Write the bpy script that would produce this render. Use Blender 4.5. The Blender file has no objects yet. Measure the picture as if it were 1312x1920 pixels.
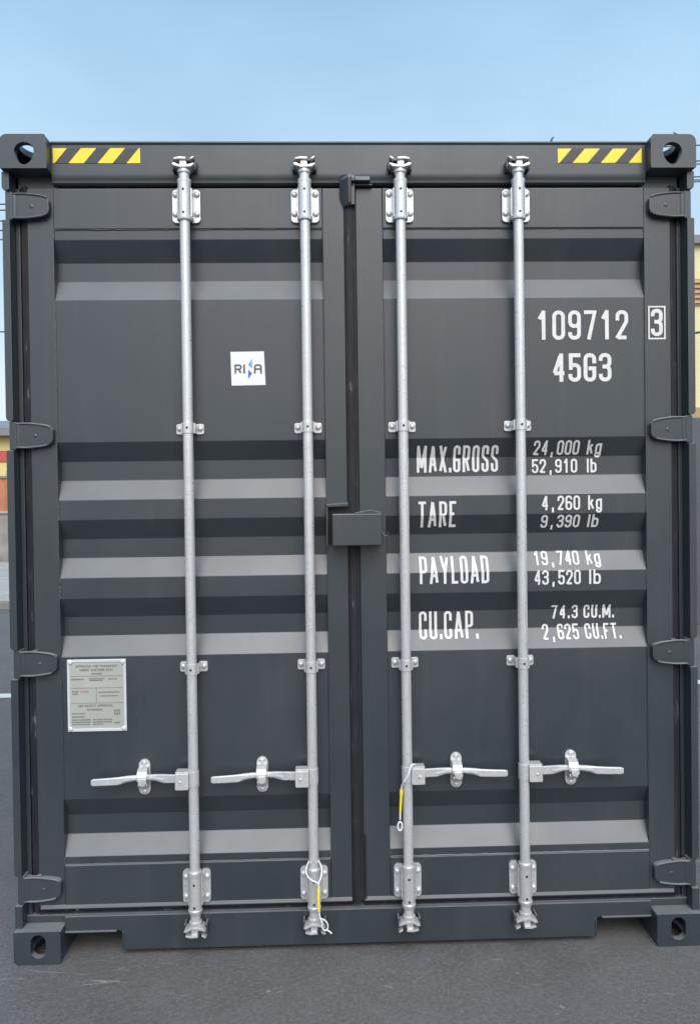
import bpy, bmesh, math, random
from mathutils import Vector, Matrix
R = math.radians
random.seed(7)
S = bpy.context.scene
COL = S.collection

# ------------------------------------------------------------------ camera
cam_d = bpy.data.cameras.new('camera')
cam = bpy.data.objects.new('camera', cam_d)
COL.objects.link(cam)
S.camera = cam
S.render.resolution_x, S.render.resolution_y = 699, 1024
_f = 1450.0
cam_d.sensor_fit = 'VERTICAL'
cam_d.sensor_height = 24.0
cam_d.lens = 24.0 * _f / 1920.0
cam_d.clip_start, cam_d.clip_end = 0.05, 2000.0
_yaw, _pitch, _roll = 0.02803167, -0.01230695, -0.01305477
_fw = Vector((math.sin(_yaw)*math.cos(_pitch), math.cos(_yaw)*math.cos(_pitch), math.sin(_pitch)))
_r0 = Vector((math.cos(_yaw), -math.sin(_yaw), 0)); _u0 = _r0.cross(_fw)
_r = math.cos(_roll)*_r0 + math.sin(_roll)*_u0
_u = -math.sin(_roll)*_r0 + math.cos(_roll)*_u0
_m = Matrix((_r, _u, -_fw)).transposed().to_4x4()
_m.translation = Vector((-0.09947, -2.7200, 1.60657))
cam.matrix_world = _m

# ------------------------------------------------------------------ light
SUN_EL, SUN_AZ = 45.0, 173.0          # azimuth clockwise from +Y: behind the photographer's right shoulder
W = bpy.data.worlds.new('World'); S.world = W; W.use_nodes = True
nt = W.node_tree; nt.nodes.clear()
sky = nt.nodes.new('ShaderNodeTexSky'); sky.sky_type = 'NISHITA'; sky.sun_disc = False
sky.sun_elevation = R(SUN_EL); sky.sun_rotation = R(SUN_AZ)
sky.altitude = 0; sky.air_density = 1.0; sky.dust_density = 4.0; sky.ozone_density = 1.5
bg = nt.nodes.new('ShaderNodeBackground'); bg.inputs['Strength'].default_value = 0.11
wo = nt.nodes.new('ShaderNodeOutputWorld')
# thin even veil of high haze over the blue: paler towards the horizon, the same all round
tc = nt.nodes.new('ShaderNodeTexCoord'); sx_ = nt.nodes.new('ShaderNodeSeparateXYZ'); vr = nt.nodes.new('ShaderNodeValToRGB')
nt.links.new(tc.outputs['Generated'], sx_.inputs[0]); nt.links.new(sx_.outputs['Z'], vr.inputs[0])
VE = vr.color_ramp.elements; VE.new(0.5)
VE[0].position = 0.0; VE[0].color = (0.52, 0.54, 0.56, 1)
VE[1].position = 0.40; VE[1].color = (0.345, 0.492, 0.56, 1)
VE[2].position = 0.62; VE[2].color = (0.20, 0.398, 0.57, 1)
vm = nt.nodes.new('ShaderNodeMix'); vm.data_type = 'RGBA'; vm.blend_type = 'MULTIPLY'; vm.inputs[0].default_value = 1.0
vm.inputs[7].default_value = (9.2, 9.2, 9.2, 1); 
cn = nt.nodes.new('ShaderNodeTexNoise'); cn.inputs['Scale'].default_value = 2.6; cn.inputs['Detail'].default_value = 4; cn.inputs['Roughness'].default_value = 0.5
cmp_ = nt.nodes.new('ShaderNodeMapping'); cmp_.inputs['Scale'].default_value = (1, 1, 2.2); nt.links.new(tc.outputs['Generated'], cmp_.inputs['Vector']); nt.links.new(cmp_.outputs[0], cn.inputs['Vector'])
cr = nt.nodes.new('ShaderNodeMapRange'); cr.inputs[1].default_value = 0.35; cr.inputs[2].default_value = 0.7; cr.inputs[3].default_value = 0.92; cr.inputs[4].default_value = 1.16
nt.links.new(cn.outputs['Fac'], cr.inputs[0])
ck = nt.nodes.new('ShaderNodeMix'); ck.data_type = 'RGBA'; ck.blend_type = 'MULTIPLY'; ck.inputs[0].default_value = 1.0
nt.links.new(vr.outputs[0], ck.inputs[6]); nt.links.new(cr.outputs[0], ck.inputs[7]); nt.links.new(ck.outputs[2], vm.inputs[6])
va = nt.nodes.new('ShaderNodeMix'); va.data_type = 'RGBA'; va.blend_type = 'ADD'; va.inputs[0].default_value = 1.0
nt.links.new(sky.outputs[0], va.inputs[6]); nt.links.new(vm.outputs[2], va.inputs[7])
nt.links.new(va.outputs[2], bg.inputs['Color']); nt.links.new(bg.outputs[0], wo.inputs['Surface'])
sun_d = bpy.data.lights.new('sun', 'SUN'); sun_d.energy = 1.5; sun_d.angle = R(52); sun_d.color = (1.0, 0.985, 0.97)
sun = bpy.data.objects.new('sun', sun_d); COL.objects.link(sun)
_a = R(SUN_AZ); _e = R(SUN_EL)
_to = Vector((math.sin(_a)*math.cos(_e), math.cos(_a)*math.cos(_e), math.sin(_e)))
sun.rotation_euler = _to.to_track_quat('Z', 'Y').to_euler()
sun.location = _to*30
S.view_settings.view_transform = 'Standard'; S.view_settings.look = 'None'
S.view_settings.exposure = 0.0; S.view_settings.gamma = 1.0; S.view_settings.use_curve_mapping = False

# ------------------------------------------------------------------ materials
def new_mat(name):
    m = bpy.data.materials.new(name); m.use_nodes = True
    n = m.node_tree; b = n.nodes['Principled BSDF']
    return m, n, b
def N(n, t, **kw):
    x = n.nodes.new(t)
    for k, v in kw.items():
        if k in x.inputs: x.inputs[k].default_value = v
        else: setattr(x, k, v)
    return x
def noise(n, co, scale, detail=4, rough=0.55, stretch=None):
    t = N(n, 'ShaderNodeTexNoise'); t.inputs['Scale'].default_value = scale
    t.inputs['Detail'].default_value = detail; t.inputs['Roughness'].default_value = rough
    if stretch:
        mp = N(n, 'ShaderNodeMapping'); mp.inputs['Scale'].default_value = stretch
        n.links.new(co, mp.inputs['Vector']); co = mp.outputs[0]
    n.links.new(co, t.inputs['Vector'])
    return t.outputs['Fac']
def ramp(n, fac, stops):
    r = N(n, 'ShaderNodeValToRGB'); e = r.color_ramp.elements
    while len(e) < len(stops): e.new(0.5)
    for el, (p, c) in zip(e, stops):
        el.position = p; el.color = c if len(c) == 4 else (*c, 1)
    n.links.new(fac, r.inputs[0]); return r.outputs[0]
def mix(n, fac, a, b):
    x = N(n, 'ShaderNodeMix', data_type='RGBA')
    for s, v in ((x.inputs[0], fac), (x.inputs[6], a), (x.inputs[7], b)):
        if hasattr(v, 'node'): n.links.new(v, s)
        else: s.default_value = v if isinstance(v, float) else (*v, 1)[:4]
    return x.outputs[2]
def mapr(n, fac, a, b, lo=0.0, hi=1.0):
    x = N(n, 'ShaderNodeMapRange'); n.links.new(fac, x.inputs[0])
    x.inputs[1].default_value = lo; x.inputs[2].default_value = hi
    x.inputs[3].default_value = a; x.inputs[4].default_value = b
    return x.outputs[0]
def bump(n, b, h, strength, dist, prev=None):
    x = N(n, 'ShaderNodeBump'); x.inputs['Strength'].default_value = strength
    x.inputs['Distance'].default_value = dist
    n.links.new(h, x.inputs['Height'])
    if prev: n.links.new(prev, x.inputs['Normal'])
    n.links.new(x.outputs[0], b.inputs['Normal']); return x.outputs[0]
def pos(n):
    g = N(n, 'ShaderNodeNewGeometry'); return g.outputs['Position']

def simple(name, col, rough=0.6, metal=0.0, var=0.12, scale=9.0, bs=0.0):
    m, n, b = new_mat(name); p = pos(n)
    f = noise(n, p, scale, 5)
    lo = tuple(c*(1-var) for c in col); hi = tuple(min(1, c*(1+var)) for c in col)
    n.links.new(ramp(n, f, [(0.3, lo), (0.7, hi)]), b.inputs['Base Color'])
    n.links.new(mapr(n, f, max(0.05, rough-0.08), min(1, rough+0.08)), b.inputs['Roughness'])
    b.inputs['Metallic'].default_value = metal
    if bs: bump(n, b, noise(n, p, scale*14, 4), bs, 0.002)
    return m

def make_paint(name, col, rough):
    m, n, b = new_mat(name); p = pos(n)
    big = noise(n, p, 2.3, 5, 0.6)
    streak = noise(n, p, 1.0, 4, 0.6, (14, 14, 0.9))
    fine = noise(n, p, 160, 3)
    base = ramp(n, big, [(0.25, (col[0]*.82, col[1]*.90, col[2]*.92)), (0.75, (col[0]*1.22, col[1]*1.14, col[2]*1.08))])
    dust = ramp(n, streak, [(0.52, (0, 0, 0)), (0.8, (0.07, 0.07, 0.07))])
    base = mix(n, dust, base, (0.20, 0.20, 0.19))
    speck = N(n, 'ShaderNodeTexNoise'); speck.inputs['Scale'].default_value = 60; speck.inputs['Detail'].default_value = 6
    n.links.new(p, speck.inputs['Vector'])
    sp = ramp(n, speck.outputs['Fac'], [(0.73, (0, 0, 0)), (0.78, (0.3, 0.3, 0.3))])
    base = mix(n, sp, base, (0.22, 0.22, 0.21))
    # skylight on upward faces painted in: rib slopes and ledges mixed paler
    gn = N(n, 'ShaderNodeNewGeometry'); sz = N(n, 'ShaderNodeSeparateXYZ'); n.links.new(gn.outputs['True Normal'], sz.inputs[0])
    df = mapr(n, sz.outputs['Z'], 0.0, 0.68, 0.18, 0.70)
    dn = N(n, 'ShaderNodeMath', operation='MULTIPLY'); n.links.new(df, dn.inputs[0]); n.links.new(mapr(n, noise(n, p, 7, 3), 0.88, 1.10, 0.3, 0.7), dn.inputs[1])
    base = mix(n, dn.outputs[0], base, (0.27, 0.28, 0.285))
    n.links.new(base, b.inputs['Base Color'])
    r1 = mapr(n, big, rough-0.05, rough+0.1, 0.3, 0.7)
    n.links.new(r1, b.inputs['Roughness'])
    b.inputs['IOR'].default_value = 1.62
    w = bump(n, b, noise(n, p, 3.2, 2, 0.4), 0.12, 0.006)
    bump(n, b, fine, 0.06, 0.0006, w)
    return m
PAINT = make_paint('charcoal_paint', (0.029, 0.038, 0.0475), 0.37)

def make_rubber():
    m, n, b = new_mat('gasket_rubber'); p = pos(n)
    f = noise(n, p, 26, 6, 0.65, (1.6, 1.6, 0.35))
    c = ramp(n, f, [(0.35, (0.012, 0.013, 0.016)), (0.58, (0.020, 0.021, 0.025)), (0.64, (0.035, 0.035, 0.038)), (0.70, (0.13, 0.13, 0.13))])
    n.links.new(c, b.inputs['Base Color']); b.inputs['Roughness'].default_value = 0.6; b.inputs['IOR'].default_value = 1.35
    bump(n, b, f, 0.5, 0.003)
    return m
RUBBER = make_rubber()

def make_galv(name, tint=1.0):
    m, n, b = new_mat(name); p = pos(n)
    v = N(n, 'ShaderNodeTexVoronoi'); v.inputs['Scale'].default_value = 150
    n.links.new(p, v.inputs['Vector'])
    f = noise(n, p, 30, 6, 0.7, (1, 1, 0.25))
    sp = N(n, 'ShaderNodeRGBToBW'); n.links.new(v.outputs['Color'], sp.inputs[0])
    c1 = ramp(n, f, [(0.3, (0.57*tint, 0.585*tint, 0.60*tint)), (0.7, (0.67*tint, 0.685*tint, 0.69*tint))])
    c = mix(n, 0.10, c1, v.outputs['Color'])
    bw = N(n, 'ShaderNodeHueSaturation'); bw.inputs['Saturation'].default_value = 0.12
    n.links.new(c, bw.inputs['Color']); n.links.new(bw.outputs[0], b.inputs['Base Color'])
    b.inputs['Metallic'].default_value = 0.42
    n.links.new(mapr(n, sp.outputs[0], 0.26, 0.38), b.inputs['Roughness'])
    return m
GALV = make_galv('galvanised_steel')
GALVD = make_galv('galvanised_casting', 0.92)
WHITE = simple('white_vinyl_print', (0.72, 0.72, 0.70), 0.5, var=0.06, scale=40)
STICK = simple('white_sticker', (0.80, 0.80, 0.79), 0.35, var=0.02)
INK = simple('grey_ink', (0.10, 0.10, 0.085), 0.5, var=0.05)
INKL = simple('small_print_ink', (0.17, 0.18, 0.165), 0.5, var=0.2, scale=120)
REDINK = simple('red_ink', (0.46, 0.27, 0.26), 0.5)
BLUEL = simple('pale_blue_ink', (0.14, 0.36, 0.58), 0.4, var=0.03)
BLUED = simple('deep_blue_ink', (0.09, 0.16, 0.42), 0.4, var=0.03)
PLATE = simple('plate_aluminium', (0.47, 0.48, 0.44), 0.42, 0.25, var=0.05)
PLATEB = simple('plate_border', (0.72, 0.74, 0.78), 0.35, 0.3, var=0.04)
YELLOW = simple('yellow_reflective_tape', (0.90, 0.70, 0.03), 0.35, var=0.03, scale=40)
BLACK = simple('black_tape', (0.045, 0.043, 0.045), 0.45, var=0.1)
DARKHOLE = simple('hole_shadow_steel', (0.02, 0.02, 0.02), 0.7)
SEALW = simple('white_cable_sheath', (0.80, 0.80, 0.78), 0.4, var=0.03)
SEALY = simple('yellow_plastic', (0.88, 0.74, 0.04), 0.4, var=0.03)

def make_asphalt():
    m, n, b = new_mat('asphalt'); p = pos(n)
    big = noise(n, p, 0.8, 6, 0.62); mid = noise(n, p, 7, 5, 0.6); fine = noise(n, p, 75, 3, 0.75); grit = noise(n, p, 38, 4, 0.7)
    agg = N(n, 'ShaderNodeTexVoronoi'); agg.inputs['Scale'].default_value = 140; n.links.new(p, agg.inputs['Vector'])
    c = ramp(n, big, [(0.3, (0.094, 0.088, 0.086)), (0.7, (0.142, 0.132, 0.127))])
    c = mix(n, mapr(n, mid, 0.0, 0.6, 0.42, 0.72), c, (0.150, 0.148, 0.150))
    stain = ramp(n, noise(n, p, 2.1, 5, 0.65), [(0.58, (0, 0, 0)), (0.74, (0.5, 0.5, 0.5))])
    c = mix(n, stain, c, (0.088, 0.088, 0.082))
    c = mix(n, mapr(n, grit, 0.0, 0.30, 0.50, 0.72), c, (0.20, 0.20, 0.20))
    c = mix(n, mapr(n, fine, 0.0, 0.50, 0.50, 0.72), c, (0.24, 0.238, 0.236))
    c = mix(n, mapr(n, fine, 0.40, 0.0, 0.30, 0.46), c, (0.05, 0.05, 0.05))
    dk = ramp(n, agg.outputs['Distance'], [(0.0, (0.28, 0.28, 0.28)), (0.25, (0, 0, 0))])
    c = mix(n, dk, c, (0.045, 0.045, 0.047))
    # pale chalky scuffs
    wv = N(n, 'ShaderNodeTexNoise'); wv.inputs['Scale'].default_value = 5.0; wv.inputs['Detail'].default_value = 8
    wv.inputs['Roughness'].default_value = 0.72; wv.inputs['Distortion'].default_value = 1.6
    mp = N(n, 'ShaderNodeMapping'); mp.inputs['Rotation'].default_value = (0, 0, 0.5); mp.inputs['Scale'].default_value = (0.7, 3.2, 1)
    n.links.new(p, mp.inputs['Vector']); n.links.new(mp.outputs[0], wv.inputs['Vector'])
    sc = ramp(n, wv.outputs['Fac'], [(0.64, (0, 0, 0)), (0.68, (0.6, 0.6, 0.6))])
    c = mix(n, sc, c, (0.40, 0.41, 0.42))
    n.links.new(c, b.inputs['Base Color'])
    n.links.new(mapr(n, big, 0.62, 0.82), b.inputs['Roughness'])
    w = bump(n, b, agg.outputs['Distance'], 0.35, 0.003)
    bump(n, b, fine, 0.25, 0.002, w)
    return m
ASPHALT = make_asphalt()
CONC = simple('pale_concrete', (0.40, 0.38, 0.35), 0.85, var=0.15, scale=2.5, bs=0.4)
CONCD = simple('weathered_concrete', (0.27, 0.255, 0.235), 0.9, var=0.3, scale=1.4, bs=0.5)
ROADP = simple('road_paint', (0.70, 0.70, 0.68), 0.7, var=0.15, scale=12)
YWALL = simple('yellow_render', (0.72, 0.60, 0.27), 0.85, var=0.06, scale=1.5, bs=0.2)
YPALE = simple('pale_yellow_cladding', (0.78, 0.70, 0.42), 0.8, var=0.05, scale=1.2, bs=0.2)
ROOFG = simple('grey_roof_sheet', (0.22, 0.225, 0.24), 0.6, var=0.1)
BROWN = simple('brown_timber', (0.50, 0.32, 0.19), 0.7, var=0.2, scale=3)
ORANGE = simple('orange_container_paint', (0.60, 0.24, 0.12), 0.55, var=0.15, scale=1.6)
REDS = simple('red_sign', (0.55, 0.10, 0.07), 0.5)
GLASS = simple('dark_window_glass', (0.05, 0.06, 0.07), 0.12, var=0.1)
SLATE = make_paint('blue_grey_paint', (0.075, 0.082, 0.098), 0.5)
POLEM = simple('concrete_pole', (0.33, 0.32, 0.30), 0.85, var=0.15)
CABLE = simple('cable_sheath', (0.05, 0.05, 0.055), 0.6)
RUSTY = simple('rust_stained_rail', (0.36, 0.27, 0.22), 0.75, var=0.3, scale=4)

# ------------------------------------------------------------------ mesh helpers
def obj(name, bm, m, parent=None, loc=(0, 0, 0), smooth=True, ang=32):
    me = bpy.data.meshes.new(name)
    bmesh.ops.recalc_face_normals(bm, faces=bm.faces[:])
    bm.to_mesh(me); bm.free()
    for mm in (m if isinstance(m, (list, tuple)) else [m]): me.materials.append(mm)
    if smooth:
        me.polygons.foreach_set('use_smooth', [True]*len(me.polygons))
        me.set_sharp_from_angle(angle=R(ang))
    o = bpy.data.objects.new(name, me); COL.objects.link(o)
    o.location = loc
    if smooth:
        w = o.modifiers.new('weighted', 'WEIGHTED_NORMAL'); w.mode = 'FACE_AREA'; w.weight = 100; w.keep_sharp = True
    if parent: o.parent = parent
    return o
def empty(name, label, cat, loc=(0, 0, 0), group=None):
    o = bpy.data.objects.new(name, None); COL.objects.link(o); o.location = loc
    o.empty_display_size = 0.2
    return tag(o, label, cat, group)
def tag(o, label, cat, group=None):
    o['label'] = label; o['category'] = cat
    if group: o['group'] = group
    return o
def structure(o):
    o['kind'] = 'structure'; return o
def share(src, parent, loc=(0, 0, 0)):
    o = src.copy(); COL.objects.link(o); o.parent = parent; o.location = loc; return o

def box(bm, x0, x1, y0, y1, z0, z1, bev=0.0, seg=2):
    t = bmesh.new()
    bmesh.ops.create_cube(t, size=1)
    for v in t.verts:
        v.co = Vector(((x0+x1)/2+v.co.x*(x1-x0), (y0+y1)/2+v.co.y*(y1-y0), (z0+z1)/2+v.co.z*(z1-z0)))
    if bev: bmesh.ops.bevel(t, geom=t.edges[:], offset=bev, segments=seg, affect='EDGES', profile=0.5)
    merge(bm, t)
def merge(bm, t, mi=0):
    me = bpy.data.meshes.new('tmp'); t.to_mesh(me); t.free()
    n0 = len(bm.faces); bm.from_mesh(me); bpy.data.meshes.remove(me)
    if mi:
        bm.faces.ensure_lookup_table()
        for f in bm.faces[n0:]: f.material_index = mi
def prism(bm, pts, a, b, axis='y', bev=0.0, seg=2, mi=0):
    """pts: outline in the plane across `axis`; axis y -> (x,z), x -> (y,z), z -> (x,y)"""
    t = bmesh.new()
    def P(p, h):
        if axis == 'y': return (p[0], h, p[1])
        if axis == 'x': return (h, p[0], p[1])
        return (p[0], p[1], h)
    va = [t.verts.new(P(p, a)) for p in pts]; vb = [t.verts.new(P(p, b)) for p in pts]
    t.faces.new(va); t.faces.new(vb[::-1])
    k = len(pts)
    for i in range(k): t.faces.new((va[i], vb[i], vb[(i+1) % k], va[(i+1) % k]))
    bmesh.ops.recalc_face_normals(t, faces=t.faces[:])
    if bev: bmesh.ops.bevel(t, geom=t.edges[:], offset=bev, segments=seg, affect='EDGES', profile=0.5)
    merge(bm, t, mi)
def rrect(x0, x1, z0, z1, r, seg=5):
    """rounded rectangle, r = one radius or four (bl, br, tr, tl)"""
    if not isinstance(r, (list, tuple)): r = [r]*4
    out = []
    for (cx, cz, a0, rr) in ((x0, z0, 180, r[0]), (x1, z0, 270, r[1]), (x1, z1, 0, r[2]), (x0, z1, 90, r[3])):
        sx = 1 if cx == x0 else -1; sz = 1 if cz == z0 else -1
        ox, oz = cx+sx*rr, cz+sz*rr
        if rr <= 0: out.append((cx, cz)); continue
        for i in range(seg+1):
            a = R(a0+90*i/seg); out.append((ox+rr*math.cos(a), oz+rr*math.sin(a)))
    return out
def ellipse(cx, cz, rx, rz, n=20):
    return [(cx+rx*math.cos(2*math.pi*i/n), cz+rz*math.sin(2*math.pi*i/n)) for i in range(n)]
def lathe(bm, prof, cx=0, cy=0, n=28, caps=True):
    """prof: list of (r, z) about a vertical axis"""
    rings = [[bm.verts.new((cx+r*math.cos(2*math.pi*i/n), cy+r*math.sin(2*math.pi*i/n), z)) for i in range(n)] for r, z in prof]
    for a, b in zip(rings, rings[1:]):
        for i in range(n): bm.faces.new((a[i], a[(i+1) % n], b[(i+1) % n], b[i]))
    if caps: bm.faces.new(rings[0][::-1]); bm.faces.new(rings[-1])
def dome(bm, x, y, z, r, h, n=12):
    """bolt head: low dome on a washer, axis -y"""
    prof = [(r*1.0, 0), (r*1.0, h*0.35), (r*0.8, h*0.75), (r*0.45, h*0.97)]
    rings = [[bm.verts.new((x+q*math.cos(2*math.pi*i/n), y-d, z+q*math.sin(2*math.pi*i/n))) for i in range(n)] for q, d in prof]
    for a, b in zip(rings, rings[1:]):
        for i in range(n): bm.faces.new((a[i], a[(i+1) % n], b[(i+1) % n], b[i]))
    c = bm.verts.new((x, y-h, z))
    for i in range(n): bm.faces.new((rings[-1][i], rings[-1][(i+1) % n], c))
def tube(bm, pts, r, n=8, closed=False):
    pts = [Vector(p) for p in pts]; rings = []
    k = len(pts); prev = None
    for i, p in enumerate(pts):
        if closed: d = pts[(i+1) % k]-pts[i-1]
        else: d = pts[min(i+1, k-1)]-pts[max(i-1, 0)]
        d.normalize()
        if prev is None:
            a = d.cross(Vector((0, 1, 0)))
            if a.length < 0.1: a = d.cross(Vector((0, 0, 1)))
        else: a = prev-d*prev.dot(d)
        a.normalize(); prev = a; b = d.cross(a)
        rr = r[i] if isinstance(r, (list, tuple)) else r
        rings.append([bm.verts.new(p+a*rr*math.cos(2*math.pi*j/n)+b*rr*math.sin(2*math.pi*j/n)) for j in range(n)])
    prs = list(zip(rings, rings[1:]))
    if closed: prs.append((rings[-1], rings[0]))
    for a, b in prs:
        for j in range(n): bm.faces.new((a[j], a[(j+1) % n], b[(j+1) % n], b[j]))
    if not closed: bm.faces.new(rings[0][::-1]); bm.faces.new(rings[-1])
def spline(pts, k=6):
    pts = [Vector(p) for p in pts]; q = [pts[0]]+pts+[pts[-1]]; out = []
    for i in range(1, len(q)-2):
        for j in range(k):
            t = j/k; a, b, c, d = q[i-1], q[i], q[i+1], q[i+2]
            out.append(0.5*((2*b)+(c-a)*t+(2*a-5*b+4*c-d)*t*t+(3*b-a-3*c+d)*t**3))
    out.append(pts[-1]); return out
def boolean(target_bm, cutters):
    def to_obj(b, nm):
        me = bpy.data.meshes.new(nm); bmesh.ops.recalc_face_normals(b, faces=b.faces[:]); b.to_mesh(me); b.free()
        o = bpy.data.objects.new(nm, me); COL.objects.link(o); return o
    t = to_obj(target_bm, 'blank'); cs = []
    for c in cutters:
        co = to_obj(c, 'cutter'); cs.append(co)
        md = t.modifiers.new('cut', 'BOOLEAN'); md.object = co; md.operation = 'DIFFERENCE'; md.solver = 'EXACT'
    dg = bpy.context.evaluated_depsgraph_get(); dg.update()
    me = bpy.data.meshes.new_from_object(t.evaluated_get(dg))
    out = bmesh.new(); out.from_mesh(me); bpy.data.meshes.remove(me)
    for o in [t]+cs:
        d = o.data; bpy.data.objects.remove(o); bpy.data.meshes.remove(d)
    return out

# ------------------------------------------------------------------ stroke lettering
GL = {
 '0': (1, [('c', [(0, 0), (1, 0), (1, 1), (0, 1)])]),
 '1': (0.62, [('o', [(0, .80, 0), (.70, 1, 0)]), ('o', [(.80, 1), (.80, 0)])]),
 '2': (1, [('o', [(0, .74), (0, 1), (1, 1), (1, .62), (.04, .03, 0)]), ('o', [(0, 0), (1, 0)])]),
 '3': (1, [('o', [(0, .84), (0, 1), (1, 1), (1, .53), (.42, .53)]), ('o', [(.5, .53), (1, .53), (1, 0), (0, 0), (0, .16)])]),
 '4': (1.06, [('o', [(.74, 0, 0), (.74, 1, 0)]), ('o', [(.66, .985), (.02, .28)]), ('o', [(0, .27), (1.05, .27)])]),
 '5': (1, [('o', [(.95, 1, 0), (.06, 1, 0), (.06, .56, 0)]), ('o', [(.06, .48, 0), (.06, .60, .3), (1, .60), (1, 0), (0, 0), (0, .16)])]),
 '6': (1, [('o', [(1, .85), (1, 1), (0, 1), (0, .25)]), ('c', [(0, 0), (1, 0), (1, .54), (0, .54)])]),
 '7': (1, [('o', [(0, 1, 0), (1, 1, 0), (.36, 0, 0)])]),
 '9': (1, [('o', [(0, .15), (0, 0), (1, 0), (1, .75)]), ('c', [(0, .46), (1, .46), (1, 1), (0, 1)])]),
 'G': (1, [('o', [(1, .74), (1, 1), (0, 1), (0, 0), (1, 0), (1, .46, 0), (.55, .46, 0)])]),
 'C': (1, [('o', [(1, .72), (1, 1), (0, 1), (0, 0), (1, 0), (1, .28)])]),
 'M': (1.35, [('o', [(0, 0), (0, 1)]), ('o', [(.03, .99), (.5, .14)]), ('o', [(.97, .99), (.5, .14)]), ('o', [(1, 0), (1, 1)])]),
 'N': (1.05, [('o', [(0, 0), (0, 1)]), ('o', [(.03, .98), (.97, .02)]), ('o', [(1, 0), (1, 1)])]),
 'A': (1.12, [('o', [(0, 0), (.47, .98)]), ('o', [(1, 0), (.53, .98)]), ('o', [(.17, .28), (.83, .28)])]),
 'X': (1.05, [('o', [(0, 1), (1, 0)]), ('o', [(0, 0), (1, 1)])]),
 'R': (1.02, [('o', [(0, 0), (0, 1)]), ('o', [(.06, 1, 0), (1, 1), (1, .48), (.06, .48, 0)]), ('o', [(.5, .48), (1, 0)])]),
 'O': (1, [('c', [(0, 0), (1, 0), (1, 1), (0, 1)])]),
 'S': (1, [('o', [(1, .74), (1, 1), (0, 1), (0, .62), (1, .40), (1, 0), (0, 0), (0, .26)])]),
 'T': (1, [('o', [(0, 1), (1, 1)]), ('o', [(.5, .97), (.5, 0)])]),
 'E': (.9, [('o', [(1, 1, 0), (0, 1, 0), (0, 0, 0), (1, 0, 0)]), ('o', [(.03, .52), (.82, .52)])]),
 'F': (.9, [('o', [(1, 1, 0), (0, 1, 0), (0, 0, 0)]), ('o', [(.03, .5), (.82, .5)])]),
 'P': (1, [('o', [(0, 0), (0, 1)]), ('o', [(.06, 1, 0), (1, 1), (1, .44), (.06, .44, 0)])]),
 'Y': (1.1, [('o', [(0, 1), (.48, .42)]), ('o', [(1, 1), (.52, .42)]), ('o', [(.5, .45), (.5, 0)])]),
 'L': (.85, [('o', [(0, 1, 0), (0, 0, 0), (1, 0, 0)])]),
 'D': (1, [('c', [(0, 0, 0), (1, 0), (1, 1), (0, 1, 0)])]),
 'U': (1, [('o', [(0, 1), (0, 0), (1, 0), (1, 1)])]),
 'V': (1.05, [('o', [(0, 1), (.48, 0)]), ('o', [(1, 1), (.52, 0)])]),
 'I': (.3, [('o', [(.5, 0), (.5, 1)])]),
 'B': (1, [('c', [(0, 0, 0), (1, 0), (1, 1), (0, 1, 0)]), ('o', [(.05, .52), (.9, .52)])]),
 'k': (.95, [('o', [(0, 0), (0, 1)]), ('o', [(.05, .32), (.92, .74)]), ('o', [(.42, .50), (1, 0)])]),
 'g': (.98, [('o', [(1, .74, 0), (1, -.24), (0, -.24), (0, -.10)]), ('c', [(0, .02), (1, .02), (1, .72), (0, .72)])]),
 'l': (.3, [('o', [(.5, 0), (.5, 1)])]),
 'b': (.98, [('o', [(0, 1), (0, 0)]), ('c', [(0, 0), (1, 0), (1, .70), (0, .70)])]),
 ',': (.36, [('o', [(.62, .06), (.30, -.18)])]),
 '.': (.30, [('o', [(.5, -.005), (.5, .085)])]),
 ' ': (.55, []),
}
def fillet(pts, closed, seg=5):
    n = len(pts); out = []
    for i, (x, z, r) in enumerate(pts):
        p = Vector((x, z))
        if r <= 1e-6 or (not closed and i in (0, n-1)): out.append(p); continue
        a = Vector(pts[i-1][:2]); b = Vector(pts[(i+1) % n][:2])
        da, db = a-p, b-p
        la = da.length*(0.5 if (closed or 0 < i-1) else 1.0); lb = db.length*(0.5 if (closed or i+1 < n-1) else 1.0)
        da.normalize(); db.normalize()
        th = da.angle(db)
        if th > 3.05: out.append(p); continue
        d = min(r/math.tan(th/2), la*0.999, lb*0.999); rr = d*math.tan(th/2)
        s, e = p+da*d, p+db*d
        c = p+(da+db).normalized()*(rr/math.sin(th/2))
        a0 = math.atan2(*(s-c).yx); a1 = math.atan2(*(e-c).yx)
        dl = (a1-a0+math.pi) % (2*math.pi)-math.pi
        for k in range(seg+1):
            an = a0+dl*k/seg; out.append(c+Vector((math.cos(an), math.sin(an)))*rr)
    return out
def strip(bm, pts, t, closed, y):
    q = [pts[0]]
    for p in pts[1:]:
        if (p-q[-1]).length > 1e-5: q.append(p)
    if closed and (q[0]-q[-1]).length < 1e-5: q.pop()
    n = len(q); L, Rr = [], []
    for i in range(n):
        d0 = q[i]-q[i-1] if (closed or i > 0) else q[1]-q[0]
        d1 = q[(i+1) % n]-q[i] if (closed or i < n-1) else q[i]-q[i-1]
        n0 = Vector((-d0.y, d0.x)).normalized(); n1 = Vector((-d1.y, d1.x)).normalized()
        m = n0+n1
        if m.length < 1e-6: m = n0.copy()
        m.normalize(); s = min(1/max(m.dot(n0), 0.3), 1.45)
        L.append(bm.verts.new((q[i].x+m.x*t/2*s, y, q[i].y+m.y*t/2*s)))
        Rr.append(bm.verts.new((q[i].x-m.x*t/2*s, y, q[i].y-m.y*t/2*s)))
    for i in range(n if closed else n-1):
        j = (i+1) % n; bm.faces.new((L[i], L[j], Rr[j], Rr[i]))
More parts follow.
